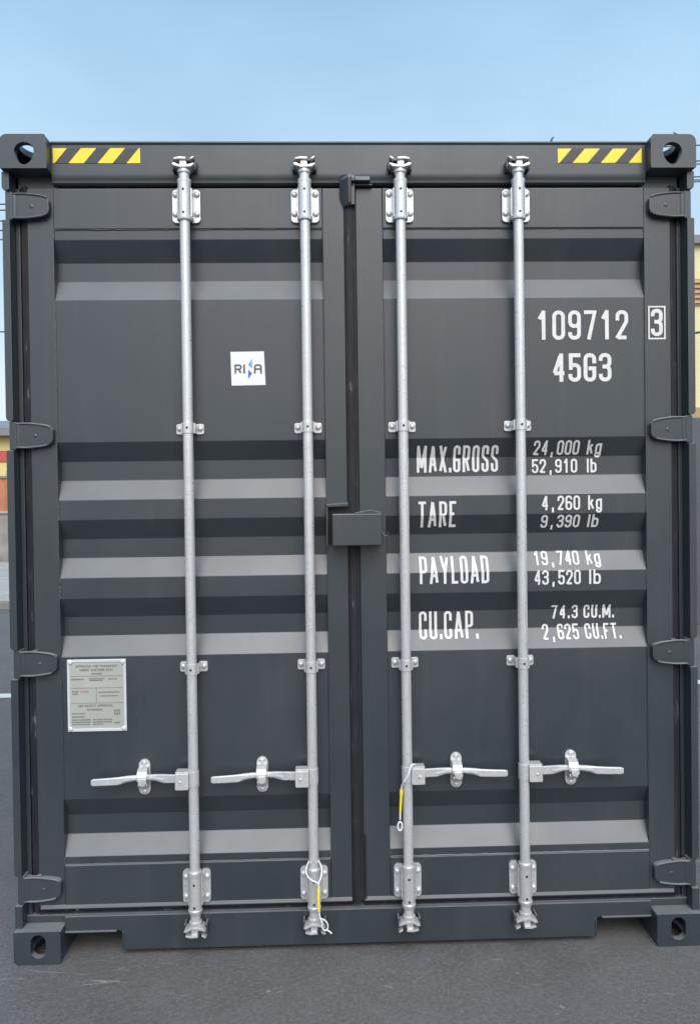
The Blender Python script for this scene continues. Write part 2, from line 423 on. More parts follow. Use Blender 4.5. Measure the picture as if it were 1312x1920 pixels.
def glyph(bm, ch, x, z, w, h, t, y, r=None):
    wf, strokes = GL[ch]
    W_ = max(w*wf-t, 1e-4); H_ = h-t; rad = min(0.46*W_, 0.3*H_) if r is None else r
    for k, (typ, pts) in enumerate(strokes):
        mp = []
        for p in pts:
            rr = rad if len(p) < 3 else p[2]*W_
            mp.append((x+t/2+p[0]*W_, z+t/2+p[1]*H_, rr))
        c = typ == 'c'
        f = fillet(mp, c)
        if not c:                              # run open ends out to the edge of the cell
            for a, b in ((0, 1), (-1, -2)):
                d = f[a]-f[b]
                if abs(d.x) < 1e-6 or abs(d.y) < 1e-6 or len(strokes) > 0:
                    if k == 0 or abs(d.x) < 1e-6: f[a] = f[a]+d.normalized()*t*0.48
        strip(bm, f, t, c, y-0.00025*k)
def target(bm, c):
    """a bmesh to draw into; a list collects one bmesh per character"""
    if not isinstance(bm, list): return bm
    bm.append((c, bmesh.new())); return bm[-1][1]
def text_bm(bm, s, x0, x1, z0, z1, t, y=0.0, gap=0.34):
    """set s so that it fills x0..x1, z0..z1"""
    units = sum(GL[c][0] for c in s)+gap*(len(s)-1)
    w = (x1-x0)/units; x = x0
    for c in s:
        glyph(target(bm, c), c, x, z0, w, z1-z0, t, y); x += w*(GL[c][0]+gap)
def mono_bm(bm, s, x0, x1, z0, z1, t, y=0.0, fill=0.80):
    """digits on an even pitch, as stencilled container numbers are"""
    p = (x1-x0+ (1-fill)*(x1-x0)/len(s))/len(s)
    for i, c in enumerate(s):
        w = p*fill; wf = GL[c][0]
        off = (w-w*wf)/2 if c in '1,.lI' else 0
        if c == '1': off *= 0.8
        glyph(target(bm, c), c, x0+i*p+off, z0, w, z1-z0, t, y)

# ------------------------------------------------------------------ ground and setting
bm = bmesh.new()
g = [bm.verts.new(c) for c in ((-400, -200, 0), (400, -200, 0), (400, 600, 0), (-400, 600, 0))]; bm.faces.new(g)
structure(obj('ground', bm, ASPHALT, smooth=False))
bm = bmesh.new(); box(bm, -60, -2.2, 9.72, 18.78, -0.05, 0.10, 0.012)
structure(obj('pavement', bm, CONC))
bm = bmesh.new(); box(bm, -60, -2.2, 9.56, 9.715, -0.05, 0.115, 0.015)
structure(obj('kerb', bm, CONCD))
for nm, a, b in (('road_marking', -9.5, 9.5),):
    bm = bmesh.new(); v = [bm.verts.new(c) for c in ((a, 3.84, .004), (b, 3.84, .004), (b, 3.98, .004), (a, 3.98, .004))]; bm.faces.new(v)
    structure(obj(nm, bm, ROADP, smooth=False))

# ------------------------------------------------------------------ the container
CT = empty('shipping_container', 'charcoal grey high cube shipping container with closed doors, galvanised locking bars and white markings', 'shipping container')
LEN = 12.192
Y_HEAD, Y_DOOR, Y_PANEL, RIB = 0.045, 0.058, 0.064, 0.036
RIBS = [(2.551, 2.479, 2.412, 2.338), (1.833, 1.766, 1.697, 1.627), (1.556, 1.487, 1.418, 1.349),
        (1.275, 1.205, 1.137, 1.067), (0.556, 0.488, 0.418, 0.349)]
def panel_y(z):
    for a, b, c, d in RIBS:
        if d < z < a:
            if z > b: return Y_PANEL+RIB*(a-z)/(a-b)
            if z >= c: return Y_PANEL+RIB
            return Y_PANEL+RIB*(z-d)/(c-d)
    return Y_PANEL

# corner castings: hollow boxes with an oval hole in each outer face
def casting(sx, top, rear=False):
    x0, x1 = (1.057, 1.219); z0, z1 = (2.778, 2.896) if top else (0.0, 0.116)
    d = 0.178
    bm = bmesh.new()
    r = (0.004, 0.004, 0.026, 0.010) if top else (0.010, 0.020, 0.004, 0.006)
    prism(bm, rrect(x0, x1, z0, z1, r), 0.0, d, 'y')
    if top:                                    # the inner top edge runs down in a chamfer towards the header
        c = bmesh.new(); prism(c, [(x0-.02, z1+.02), (x0+.008, z1+.02), (x0+.008, z1), (x0-.001, z1-.014), (x0-.02, z1-.014)], -0.01, d+.01, 'y')
        cut = [c]
    else: cut = []
    c = bmesh.new(); box(c, x0+.022, x1-.022, .026, d-.02, z0+.022, z1-.022); cut.append(c)
    cx = (x0+x1)/2-0.004 if top else (x0+x1)/2-.004
    cz = 2.831 if top else 0.064
    c = bmesh.new()
    if top:
        prism(c, [(cx+0.0335*math.cos(a)*(1+.14*math.sin(a)), cz+0.0405*math.sin(a)*(1 if math.sin(a) < 0 else .92))
                  for a in [2*math.pi*i/28 for i in range(28)]], -.01, .05, 'y')
    else: prism(c, rrect(cx-.0265, cx+.0265, cz-.041, cz+.041, .0255, 7), -.01, .05, 'y')
    cut.append(c)
    c = bmesh.new(); prism(c, ellipse(d/2-.005, cz, .040, .032, 22), x1-.05, x1+.01, 'x'); cut.append(c)
    c = bmesh.new(); e = ellipse((x0+x1)/2, d/2, .038, .062, 24)
    prism(c, e, *((z1-.05, z1+.01) if top else (z0-.01, z0+.05)), axis='z'); cut.append(c)
    out = boolean(bm, cut)
    for v in out.verts:
        if sx < 0: v.co.x = -v.co.x
        if rear: v.co.y = LEN-v.co.y
    return out
for rear in (False, True):
    for sx in (-1, 1):
        for top in (True, False):
            o = obj('corner_casting', casting(sx, top, rear), PAINT, CT, ang=28)

# header
bm = bmesh.new()
prism(bm, [(.0395, 2.888), (.0395, 2.883), (Y_HEAD, 2.878), (Y_HEAD, 2.778), (.0515, 2.760), (.0525, 2.748), (.060, 2.744), (.066, 2.742), (.13, 2.742), (.13, 2.888)], -1.0565, 1.0565, 'x')
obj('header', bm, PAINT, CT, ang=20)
# sill with the two notches beside the castings
bm = bmesh.new()
prism(bm, [(-1.0565, .143), (-1.0565, .0915), (-.872, .0915), (-.850, .084), (-.850, .0195), (.848, .0195), (.848, .084), (.870, .0915), (1.0565, .0915), (1.0565, .143)], Y_HEAD, .057, 'y', .0018)
for s in (-1, 1):                              # thin lip along the notch
    box(bm, s*.872 if s > 0 else -1.055, 1.055 if s > 0 else -.872, Y_HEAD-.007, .16, .0868, .0925, .002)
    box(bm, *(sorted((s*.8475, s*.8535))), Y_HEAD-.003, .16, .020, .0850, .002)
box(bm, -1.0565, 1.0565, .0575, .16, .105, .143)
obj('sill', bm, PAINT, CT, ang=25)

# corner posts: outer flange in lengths between the hinge lugs, web behind, lugs
HZ = [2.660, 1.855, 1.049, 0.2465]
def post(s):
    bm = bmesh.new()
    cuts = [(z+.052, z-.050) for z in HZ]
    zt = 2.777
    for a, b in cuts+[(0.1165, None)]:
        lo = a
        prism(bm, rrect(1.1965, 1.2225, lo, zt, (.004, .014, .004, .004) if b is not None else .004, 4), .024, .13, 'y', .002)
        if b is not None: zt = b
    box(bm, 1.150, 1.2205, .088, .170, .117, 2.777)
    box(bm, 1.180, 1.1965, .074, .0879, .117, 2.777, .003)
    for z in HZ:
        prism(bm, rrect(1.190, 1.2145, z-.0485, z+.0505, .004, 3), .032, .0878, 'y', .003)
    # gusset where the post meets the header / sill
    box(bm, 1.045, 1.196, .074, .16, 2.735, 2.777)
    box(bm, 1.057, 1.196, .062, .16, .117, .142, .002)
    for v in bm.verts: v.co.x *= s
    return bm
for s in (-1, 1):
    obj('corner_post', post(s), PAINT, CT, ang=30)
    bm = bmesh.new(); box(bm, *sorted((s*1.05, s*1.2225)), LEN-.13, LEN-.02, .117, 2.777, .006)
    obj('rear_post', bm, PAINT, CT)

# ---- doors
def door(s):
    xi, xo, xpi, xpo = (.012, 1.150, .108, 1.0545) if s > 0 else (.029, 1.150, .1065, 1.0575)
    zb, zt, pb, pt = .172, 2.731, .321, 2.588
    bm = bmesh.new()
    box(bm, xpo, xo, Y_DOOR+.002, .105, zb, zt, .003)
    box(bm, xi, xpi, Y_DOOR+.002, .105, zb, zt, .003)
    box(bm, xpi+.0004, xpo-.0004, Y_DOOR, .103, pt, zt, .003)
    box(bm, xpi+.0004, xpo-.0004, Y_DOOR, .103, zb, pb, .003)
    # bent lip at the foot of the door, over the gasket
    prism(bm, [(.0535, .166), (.0535, .169), (Y_DOOR, .180), (.08, .180), (.08, .166)], xi+.002, xo-.006, 'x', .0008)
    for v in bm.verts: v.co.x *= s
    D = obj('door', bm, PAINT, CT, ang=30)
    # corrugated sheet, closed at the rib ends by the frame members
    prof = [(Y_PANEL, pb)]
    for a, b, c, d in RIBS[::-1]: prof += [(Y_PANEL, d), (Y_PANEL+RIB, c), (Y_PANEL+RIB, b), (Y_PANEL, a)]
    prof += [(Y_PANEL, pt)]
    # soften the folds
    pts = fillet([(y, z, .007) for y, z in prof], False, 3)
    xs = [xpi-.001+(xpo-xpi+.002)*i/24 for i in range(25)]
    bm = bmesh.new(); rows = [[bm.verts.new((s*x, p.x, p.y)) for x in xs] for p in pts]
    for a, b in zip(rows, rows[1:]):
        for i in range(24): bm.faces.new((a[i], a[i+1], b[i+1], b[i]))
    bmesh.ops.recalc_face_normals(bm, faces=bm.faces[:])
    back = bmesh.new()
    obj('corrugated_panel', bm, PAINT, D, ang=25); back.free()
    # weld beads round the sheet
    def bead(p, q):
        bm = bmesh.new(); n_ = 60; L_ = []
        for i in range(n_+1):
            t = i/n_; L_.append(Vector(p).lerp(Vector(q), t)+Vector((random.uniform(-.0007, .0007), random.uniform(-.0004, .0004), random.uniform(-.0007, .0007))))
        tube(bm, L_, [.0026+random.uniform(-.0006, .0006) for _ in L_], 5)
        obj('weld_bead', bm, PAINT, D)
    bead((s*xpi, Y_PANEL-.001, pt-.001), (s*xpo, Y_PANEL-.001, pt-.001))
    bead((s*xpi, Y_PANEL-.001, pb+.001), (s*xpo, Y_PANEL-.001, pb+.001))
    for z0, z1 in ((pb, .349), (.556, 1.067), (1.275, 1.349), (1.556, 1.627), (1.833, 2.338), (2.551, pt)):
        bead((s*xpo, Y_PANEL-.0005, z0), (s*xpo, Y_PANEL-.0005, z1)); bead((s*xpi, Y_PANEL-.0005, z0), (s*xpi, Y_PANEL-.0005, z1))
    # rubber gasket down the hinge side, top and foot
    bm = bmesh.new()
    box(bm, 1.1505, 1.176, .070, .0878, .150, 2.743, .004)
    box(bm, 1.1505, 1.161, .0635, .0699, .150, 2.743, .002)
    box(bm, xi, 1.150, .070, .105, .1445, .1655, .0015)
    box(bm, xi, 1.150, .064, .0698, .147, .152, .0012)
    box(bm, xi, 1.150, .086, .105, 2.7315, 2.741, .003)
    for v in bm.verts: v.co.x *= s
    obj('gasket', bm, RUBBER, D)
    # hinge blades
    for z in HZ:
        bm = bmesh.new()
        out = [(1.200, z-.040), (1.150, z-.0415), (1.100, z-.036), (1.078, z-.0315), (1.068, z-.024), (1.0645, z-.012), (1.0645, z+.018), (1.068, z+.028),
               (1.078, z+.034), (1.105, z+.039), (1.150, z+.044), (1.200, z+.043)]
        prism(bm, [(s*x, q) for x, q in out], .036, Y_DOOR+.004, 'y', .004, 2)
        lower = [(1.196, z-.0395), (1.150, z-.041), (1.100, z-.0355), (1.082, z-.031)]
        upper = [(1.072, z+.029), (1.082, z+.034), (1.105, z+.0385), (1.150, z+.0435), (1.196, z+.0425)]
        tube(bm, spline([(s*x, .036, q) for x, q in upper], 4), .0042, 8)
        tube(bm, spline([(s*x, .036, q) for x, q in lower], 4), .0040, 8)
        t = bmesh.new(); lathe(t, [(.0165, z-.041), (.0175, z-.036), (.0175, z+.036), (.0165, z+.043)], s*1.186, .050, 18); merge(bm, t)
        box(bm, *sorted((s*1.134, s*1.152)), .040, .058, z+.043, z+.0485, .002)
        dome(bm, s*1.125, .036, z, .007, .002)
        obj('hinge', bm, PAINT, D, ang=40)
    return D
DL, DR = door(-1), door(1)

# centre strip: the right door's gasket channel overlapping the left door, its cap at the top
bm = bmesh.new()
box(bm, -.0285, .0115, .052, .0575, .170, 2.728, .002)
box(bm, -.0225, .0000, .047, .0525, .160, 2.725, .0022)
box(bm, .0150, .0215, .0545, .0595, .172, .405, .001)
obj('centre_gasket', bm, RUBBER, CT)
bm = bmesh.new()
rings = []
for z, xl, yf in ((2.660, -.0295, .034), (2.668, -.033, .026), (2.698, -.0445, .020), (2.752, -.0445, .014), (2.770, -.0440, .030)):
    rings.append([bm.verts.new(q) for q in ((xl, .056, z), (xl, .048, z), (-.014, yf, z), (-.0045, yf, z), (-.0045, .056, z))])
for a_, b_ in zip(rings, rings[1:]):
    for i in range(5): bm.faces.new((a_[i], a_[(i+1) % 5], b_[(i+1) % 5], b_[i]))
bm.faces.new(rings[0][::-1]); bm.faces.new(rings[-1])
prism(bm, [(.012, 2.752), (.046, 2.774), (.060, 2.774), (.060, 2.742), (.012, 2.738)], -.0040, .010, 'x', .003)
prism(bm, [(.020, 2.744), (.044, 2.768), (.060, 2.766), (.060, 2.740)], .0105, .064, 'x', .003)
prism(bm, [(-.0055, 2.742), (-.0055, 2.662), (.010, 2.662), (.010, 2.738)], .032, .056, 'y', .003)
box(bm, .010, .072, .040, .058, 2.7335, 2.7385, .002)
obj('centre_cap', bm, PAINT, CT)

# lock box, its flange and a dark sheet for the recess shade
bm = bmesh.new()
t = bmesh.new(); box(t, -.0865, .086, -.034, .057, 1.456, 1.567, .004)
c = bmesh.new(); box(c, -.080, .080, -.028, .05, 1.44, 1.560)
t = boolean(t, [c]); merge(bm, t)
box(bm, .012, .080, -.034, .030, 1.5672, 1.5695, .001)
tube(bm, spline([(-.006, -.030, 1.5665), (.02, -.027, 1.572), (.05, -.015, 1.5745), (.082, -.004, 1.568)], 5), .004, 6)
LB = obj('lock_box', bm, PAINT, CT)
bm = bmesh.new()
prism(bm, [(-.1075, 1.601), (-.0285, 1.606), (-.0285, 1.593), (-.1000, 1.5905)], .022, .0575, 'y', .002)
prism(bm, [(-.1075, 1.600), (-.100, 1.590), (-.100, 1.452), (-.1075, 1.452)], .026, .0575, 'y', .002)
obj('lock_box_flange', bm, PAINT, LB)
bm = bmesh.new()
box(bm, -.0995, -.0287, .0555, .0578, 1.455, 1.5895)  # flat near-black sheet: shade of the cut-out put into its colour
obj('lock_box_recess_shade', bm, DARKHOLE, LB)
bm = bmesh.new()
tube(bm, spline([(.084, .0, 1.512), (.090, -.005, 1.500), (.098, -.012, 1.488), (.106, -.014, 1.489), (.111, -.012, 1.505)], 5), .0022, 6)
obj('wire_hook', bm, PAINT, LB)

# side walls, roof, floor, rear wall
for s in (-1, 1):
    bm = bmesh.new(); y = .17; prof = []
    while y < LEN-.45:
        prof += [(y, 0), (y+.07, 0), (y+.138, 1), (y+.208, 1), (y+.276, 0)][:4]; y += .276
    prof += [(LEN-.13, 0)]
    lo = [bm.verts.new((s*(1.216-.036*k), q, .16)) for q, k in prof]; hi = [bm.verts.new((s*(1.216-.036*k), q, 2.83)) for q, k in prof]
    for i in range(len(prof)-1): bm.faces.new((lo[i], lo[i+1], hi[i+1], hi[i]))
    obj('side_wall', bm, PAINT, CT)
    for nm, z0, z1, yy in (('bottom_rail', .035, .165, .179), ('top_rail', 2.825, 2.885, .179)):
        bm = bmesh.new(); box(bm, *sorted((s*1.160, s*1.219)), yy, LEN-.179, z0, z1, .004); obj(nm, bm, PAINT, CT)
bm = bmesh.new(); box(bm, -1.16, 1.16, .151, LEN-.151, 2.855, 2.874); obj('roof', bm, PAINT, CT)
bm = bmesh.new(); box(bm, -1.16, 1.16, .17, LEN-.15, .125, .165)
for k in range(38): box(bm, -1.158, 1.158, .45+k*.305, .50+k*.305, .03, .1245)
obj('floor', bm, PAINT, CT)
bm = bmesh.new(); box(bm, -1.05, 1.05, LEN-.12, LEN-.06, .035, 2.87); obj('front_wall', bm, PAINT, CT)
for s in (-1, 1):                              # underframe sides close the view under the floor
    bm = bmesh.new(); box(bm, *sorted((s*.40, s*.45)), .17, 3.3, .025, .1248); obj('gooseneck_rail', bm, PAINT, CT)

# ---- locking bars
BX = [(-.5870, -1), (-.1675, -1), (.1690, 1), (.5865, 1)]
RY = 0.013
def cam_head(m, up):
    """forged cam: two wings, web and hook; up = +1 at the top end, -1 at the foot"""
    bm = bmesh.new()
    z = 2.770 if up > 0 else .128
    k = up
    lathe(bm, sorted([(.0165, z-k*.028), (.0165, z-k*.010), (.0225, z-k*.006), (.0235, z+k*.002), (.0200, z+k*.010)], key=lambda p: p[1]), 0, RY, 20)
    # wings
    prism(bm, [(-m*.014, z+k*.006), (m*.028, z+k*.008), (m*.038, z+k*.017), (m*.038, z+k*.022), (m*.014, z+k*.016), (-m*.018, z+k*.014)][::1], -.012, .034, 'y', .0015)
    prism(bm, [(-m*.012, z+k*.006), (-m*.034, z+k*.012), (-m*.038, z+k*.020), (-m*.030, z+k*.023), (-m*.012, z+k*.014)], -.014, .030, 'y', .0015)
    # web and hook
    prism(bm, [(-m*.010, z+k*.008), (m*.010, z+k*.008), (m*.012, z+k*.024), (m*.006, z+k*.038), (-m*.012, z+k*.038), (-m*.014, z+k*.020)], -.006, .028, 'y', .003)
    prism(bm, [(m*.012, z+k*.041), (-m*.012, z+k*.043), (-m*.032, z+k*.038), (-m*.032, z+k*.033), (-m*.010, z+k*.034), (m*.010, z+k*.033)], -.014, .030, 'y', .0018)
    return bm
def keeper(m, up):
    bm = bmesh.new()
    z = 2.770 if up > 0 else .128; k = up
    for sx in (-1, 1):
        prism(bm, [(sx*.034, z+k*.004), (sx*.040, z+k*.004), (sx*.0435, z+k*.016), (sx*.0435, z+k*.0360), (sx*.036, z+k*.0360)], .006, Y_HEAD+.002, 'y', .0015)
    prism(bm, [(-.0435, z+k*.0365), (.0435, z+k*.0365), (.036, z+k*.0430), (-.036, z+k*.0430)], .010, Y_HEAD+.002, 'y', .0015)
    t = bmesh.new(); prism(t, [(m*.022, z+k*.035), (m*.032, z+k*.037), (m*.040, z+k*.045), (m*.035, z+k*.047), (m*.024, z+k*.041)], -.008, .030, 'y', .002); merge(bm, t, 1)
    return bm
def sleeve(up):
    bm = bmesh.new()
    z0, z1 = (2.604, 2.722) if up > 0 else (.1815, .3015)
    # plate: two ears with rounded corners either side of the pressed half-round
    for sx in (-1, 1):
        r = (.014, .002, .002, .014) if sx < 0 else (.002, .014, .014, .002)
        x0, x1 = (-.0495, -.020) if sx < 0 else (.020, .0495)
        prism(bm, rrect(x0, x1, z0, z1, r, 4), .047, .0575, 'y', .0015)
        box(bm, *sorted((sx*.0195, sx*.0262)), .012, .0575, z0+.008, z1-.008, .002)
    if up > 0: p = [(.0245, 2.599), (.0262, 2.602), (.0262, 2.611), (.0235, 2.6145), (.0228, 2.620), (.0228, 2.728), (.0245, 2.731), (.0245, 2.740), (.0215, 2.743)]
    else: p = [(.0195, .158), (.0245, .168), (.0250, .176), (.0228, .179), (.0228, .292), (.0240, .296), (.0250, .302), (.0250, .311), (.0225, .314)]
    t = bmesh.new(); lathe(t, p, 0, RY, 28); merge(bm, t)
    return bm
def guide(z):
    bm = bmesh.new()
    for sx in (-1, 1):
        r = (.007, .001, .001, .007) if sx < 0 else (.001, .007, .007, .001)
        x0, x1 = (-.0490, -.021) if sx < 0 else (.021, .0490)
        prism(bm, rrect(x0, x1, z-.0185, z+.0185, r, 4), .056, .0635, 'y', .0015)
        box(bm, *sorted((sx*.0195, sx*.0245)), .013, .063, z-.018, z+.018, .0015)
    t = bmesh.new(); lathe(t, [(.0205, z-.019), (.0208, z-.018), (.0208, z+.018), (.0205, z+.019)], 0, RY, 24); merge(bm, t)
    return bm
def hole_shade_disc(z, rad):  # raised near-black disc, the shade inside a hole painted as colour
    bm = bmesh.new(); prism(bm, ellipse(0, z, .0042, .0042, 12), RY-rad-.0012, RY-rad+.004, 'y'); return bm
def hub(m):
    bm = bmesh.new()
    x0, x1 = sorted((m*.013, m*.060))
    prism(bm, rrect(x0, x1, .608, .664, .005, 3), -.014, -.006, 'y', .0015)
    prism(bm, rrect(x0, x1, .657, .671, .003, 3), -.010, .030, 'y', .002)
    box(bm, x0+.001, x1-.001, .020, .030, .609, .658, .002)
    t = bmesh.new(); lathe(t, [(.0205, .613), (.0205, .667)], 0, RY, 24); merge(bm, t)
    return bm
def handle(m):
    bm = bmesh.new()
    st = [(.030, .643, .004, .028, .010), (.060, .642, .008, .030, .010), (.104, .640, .018, .031, .010), (.138, .642, .027, .022, .016),
          (.175, .642, .030, .018, .018), (.205, .641, .030, .018, .020), (.240, .638, .025, .022, .016), (.264, .634, .020, .027, .012),
          (.305, .633, .016, .026, .011), (.350, .6325, .014, .0245, .011), (.358, .6325, .014, .018, .008)]
    st = [tuple(v) for v in st]; rings = []
    for x, z, y, h, t in st:
        b = min(h, t)*.28; rg = []
        for dy, dz in ((-t/2, -h/2+b), (-t/2, h/2-b), (-t/2+b, h/2), (t/2-b, h/2), (t/2, h/2-b), (t/2, -h/2+b), (t/2-b, -h/2), (-t/2+b, -h/2)):
            rg.append(bm.verts.new((m*x, y+dy, z+dz)))
        rings.append(rg)
    for a, b in zip(rings, rings[1:]):
        for i in range(8): bm.faces.new((a[i], a[(i+1) % 8], b[(i+1) % 8], b[i]))
    bm.faces.new(rings[0][::-1]); bm.faces.new(rings[-1])
    # forged rib on the flat
    tube(bm, spline([(m*.105, .012, .637), (m*.138, .018, .641), (m*.170, .020, .641)], 4), [.002]+[.004]*7+[.005], 6)
    tube(bm, spline([(m*.192, .020, .640), (m*.220, .018, .639), (m*.252, .015, .635)], 4), [.005]+[.0045]*7+[.002], 6)
    return bm
def retainer(m):
    bm = bmesh.new(); x = m*.1805
    prism(bm, rrect(x-.0205, x+.0205, .571, .698, .0203, 7), .053, .0635, 'y', .002)
    # cradle below the handle and the catch that drops over it
    prism(bm, [(.0545, .600), (.030, .602), (.018, .610), (.014, .619), (.019, .624), (.0545, .624)], x-.0165, x+.0165, 'x', .003)
    prism(bm, [(.0545, .674), (.032, .674), (.016, .664), (.009, .648), (.009, .633), (.015, .632), (.0545, .652)], x-.0190, x+.0170, 'x', .003)
    t = bmesh.new(); prism(t, [(x-.014, .643), (x+.015, .645), (x+.018, .628), (x+.006, .614), (x-.012, .621)], .003, .015, 'y', .004); merge(bm, t)
    return bm
CACHE = {}
def build_bar(m):
    bm = bmesh.new()
    lathe(bm, [(.0174, .125), (.0178, .128), (.0178, 2.768), (.0174, 2.770)], 0, RY, 28)
    bar = obj('locking_bar', bm, GALV, CT)
    for up in (1, -1):
        obj('cam', cam_head(-m, up), GALVD, bar)
        obj('cam_keeper', keeper(-m, up), [PAINT, GALVD], bar)
        sl = obj('bearing_bracket', sleeve(up), GALVD if up < 0 else GALV, bar)
        for z in ((2.634, 2.703) if up > 0 else (.2055, .2765)):
            for sx in (-1, 1):
                if 'bolt' not in CACHE:
                    b = bmesh.new(); dome(b, 0, 0, 0, .0105, .0085); CACHE['bolt'] = obj('bolt', b, GALV, bar, (sx*.0375, .0475, z), ang=50)
                else: share(CACHE['bolt'], bar, (sx*.0375, .0475, z))
        for z in ((2.622, 2.702) if up > 0 else (.190, .270)):
            obj('bolt_hole_shade', hole_shade_disc(z, .0228), DARKHOLE, bar)
    for z in (1.875, 1.027):
        obj('guide_bracket', guide(z), GALV, bar)
        for sx in (-1, 1): share(CACHE['bolt'], bar, (sx*.0365, .0565, z+.002))
        obj('bolt_hole_shade', hole_shade_disc(z, .0208), DARKHOLE, bar)
    obj('handle_hub', hub(m), GALV, bar)
    b = bmesh.new(); dome(b, m*.042, -.014, .636, .0058, .003); obj('rivet', b, GALVD, bar, ang=50)
    obj('handle', handle(m), GALV, bar)
    obj('handle_catch', retainer(m), GALV, bar)
    for z in (.584, .6865): share(CACHE['bolt'], bar, (m*.1805, .0535, z)).scale = (.95, .8, .95)
    return bar
protos = {}
for x, m in BX:
    if m not in protos:
        b = build_bar(m); protos[m] = b; b.location = (x, 0, 0)
    else:
        src = protos[m]; b = src.copy(); COL.objects.link(b); b.location = (x, 0, 0)
        for ch in list(src.children): c = ch.copy(); COL.objects.link(c); c.parent = b

# ---- white lettering, laid on the corrugated sheet
def lettering(fn, parent, on_panel=True, yfix=None, m=WHITE):
    chars = []; fn(chars)
    for ch, bm in chars:
        if on_panel:
            for rib in RIBS:
                for z in rib:
                    for dz in (0, -.004, .004):
                        bmesh.ops.bisect_plane(bm, geom=bm.verts[:]+bm.edges[:]+bm.faces[:], plane_co=(0, 0, z+dz), plane_no=(0, 0, 1), dist=1e-6)
            for v in bm.verts: v.co.y += panel_y(v.co.z)-.0022
        else:
            for v in bm.verts: v.co.y += yfix
        obj('painted_digit' if ch.isdigit() else 'painted_letter' if ch.isalpha() else 'painted_frame' if ch == '#' else 'painted_point', bm, m, parent, smooth=False)
T = .0136
lettering(lambda b: mono_bm(b, '109712', .660, .995, 2.185, 2.2905, T), DR)
def boxed(b):
    glyph(target(b, '3'), '3', 1.0765, 2.195, .0435, .099, T, 0)
    strip(target(b, '#'), [Vector(p) for p in ((1.0695, 2.1865), (1.1275, 2.1865), (1.1275, 2.3015), (1.0695, 2.3015))], .0055, True, -.0004)
lettering(boxed, DR, False, Y_DOOR+.0008)
lettering(lambda b: text_bm(b, '45G3', .716, .932, 2.033, 2.136, .0142, gap=.20), DR)
LT = .0096
for s_, x0, x1, z0, z1 in (('MAX.GROSS', .225, .523, 1.712, 1.8085), ('TARE', .225, .362, 1.512, 1.6065), ('PAYLOAD', .227, .479, 1.308, 1.4065), ('CU.CAP.', .226, .442, 1.104, 1.204)):
    lettering(lambda b: text_bm(b, s_, x0, x1, z0, z1, LT, gap=.30), DR)
ST = .0073
for num, unit, a, b_, c, d, z0, z1 in (
    ('24,000', 'kg', .6500, .8190, .8480, .9010, 1.771, 1.8225), ('52,910', 'lb', .6470, .8155, .8505, .8865, 1.7055, 1.7565),
    ('4,260', 'kg', .6720, .8130, .8420, .893, 1.569, 1.6215), ('9,390', 'lb', .6730, .8160, .8450, .8850, 1.505, 1.552),
    ('19,740', 'kg', .6460, .8140, .8400, .8920, 1.3685, 1.4195), ('43,520', 'lb', .6420, .8130, .8430, .886, 1.299, 1.3515),
    ('74.3', 'CU.M.', .7130, .8120, .8330, .9460, 1.170, 1.220), ('2,625', 'CU.FT.', .6780, .8120, .8350, .9670, 1.096, 1.1505)):
    def row(bm):
        mono_bm(bm, num, a, b_, z0, z1, ST, fill=.84) if len(num) != 4 else text_bm(bm, num, a, b_, z0, z1, ST, gap=.3)
        text_bm(bm, unit, c, d, z0, z1, ST, gap=.28)
    lettering(row, DR)

# ---- stickers, plate, hazard tape
bm = bmesh.new(); prism(bm, [(-.441, 2.1505), (-.3215, 2.1515), (-.3175, 2.0315), (-.4385, 2.0300)], Y_PANEL-.0012, Y_PANEL+.0005, 'y')
st = obj('sticker', bm, STICK, CT)
bm = bmesh.new(); text_bm(bm, 'R', -.4275, -.4010, 2.0725, 2.1055, .0062, Y_PANEL-.0016); obj('printed_letter', bm, INK, st, smooth=False)
bm = bmesh.new(); text_bm(bm, 'I', -.3975, -.3885, 2.0725, 2.1055, .0066, Y_PANEL-.0016); obj('printed_letter', bm, INK, st, smooth=False)
bm = bmesh.new()
strip(bm, fillet([(-.3550, 2.0725, 0), (-.3550, 2.1025, .007), (-.3330, 2.1025, .007), (-.3330, 2.0725, 0)], False), .0064, False, Y_PANEL-.0016)
strip(bm, [Vector((-.3525, 2.0885)), Vector((-.3355, 2.0885))], .0062, False, Y_PANEL-.0019)
obj('printed_letter', bm, INK, st, smooth=False)
for mt, pts in ((BLUEL, [(-.3790, 2.1035), (-.3645, 2.1240), (-.3645, 2.0915)]), (BLUED, [(-.3790, 2.0880), (-.3645, 2.0730), (-.3790, 2.0530)])):
    bm = bmesh.new(); bm.faces.new([bm.verts.new((x, Y_PANEL-.0016, z)) for x, z in pts]); obj('emblem_triangle', bm, mt, st, smooth=False)

px0, px1, pz0, pz1 = -1.0365, -.830, .8015, 1.0575
bm = bmesh.new(); box(bm, px0, px1, Y_PANEL-.003, Y_PANEL+.001, pz0, pz1, .0006)
pl = obj('data_plate', bm, PLATE, CT)
bm = bmesh.new()
for a, b_, c, d in ((px0-.001, px1+.001, pz1-.009, pz1+.001), (px0-.001, px1+.001, pz0-.001, pz0+.009), (px0-.001, px0+.008, pz0+.0092, pz1-.0092), (px1-.008, px1+.001, pz0+.0092, pz1-.0092)):
    box(bm, a, b_, Y_PANEL-.0055, Y_PANEL-.0005, c, d, .0012)
obj('plate_border', bm, PLATEB, pl)
for x in (px0+.009, px1-.009):
    for z in (pz0+.009, pz1-.009):
        b = bmesh.new(); dome(b, x, Y_PANEL-.0055, z, .0085, .0035); obj('rivet', b, PLATEB, pl, ang=50)
yp = Y_PANEL-.0042
bm = bmesh.new()
X0, Wd = px0+.010, (px1-px0-.020)
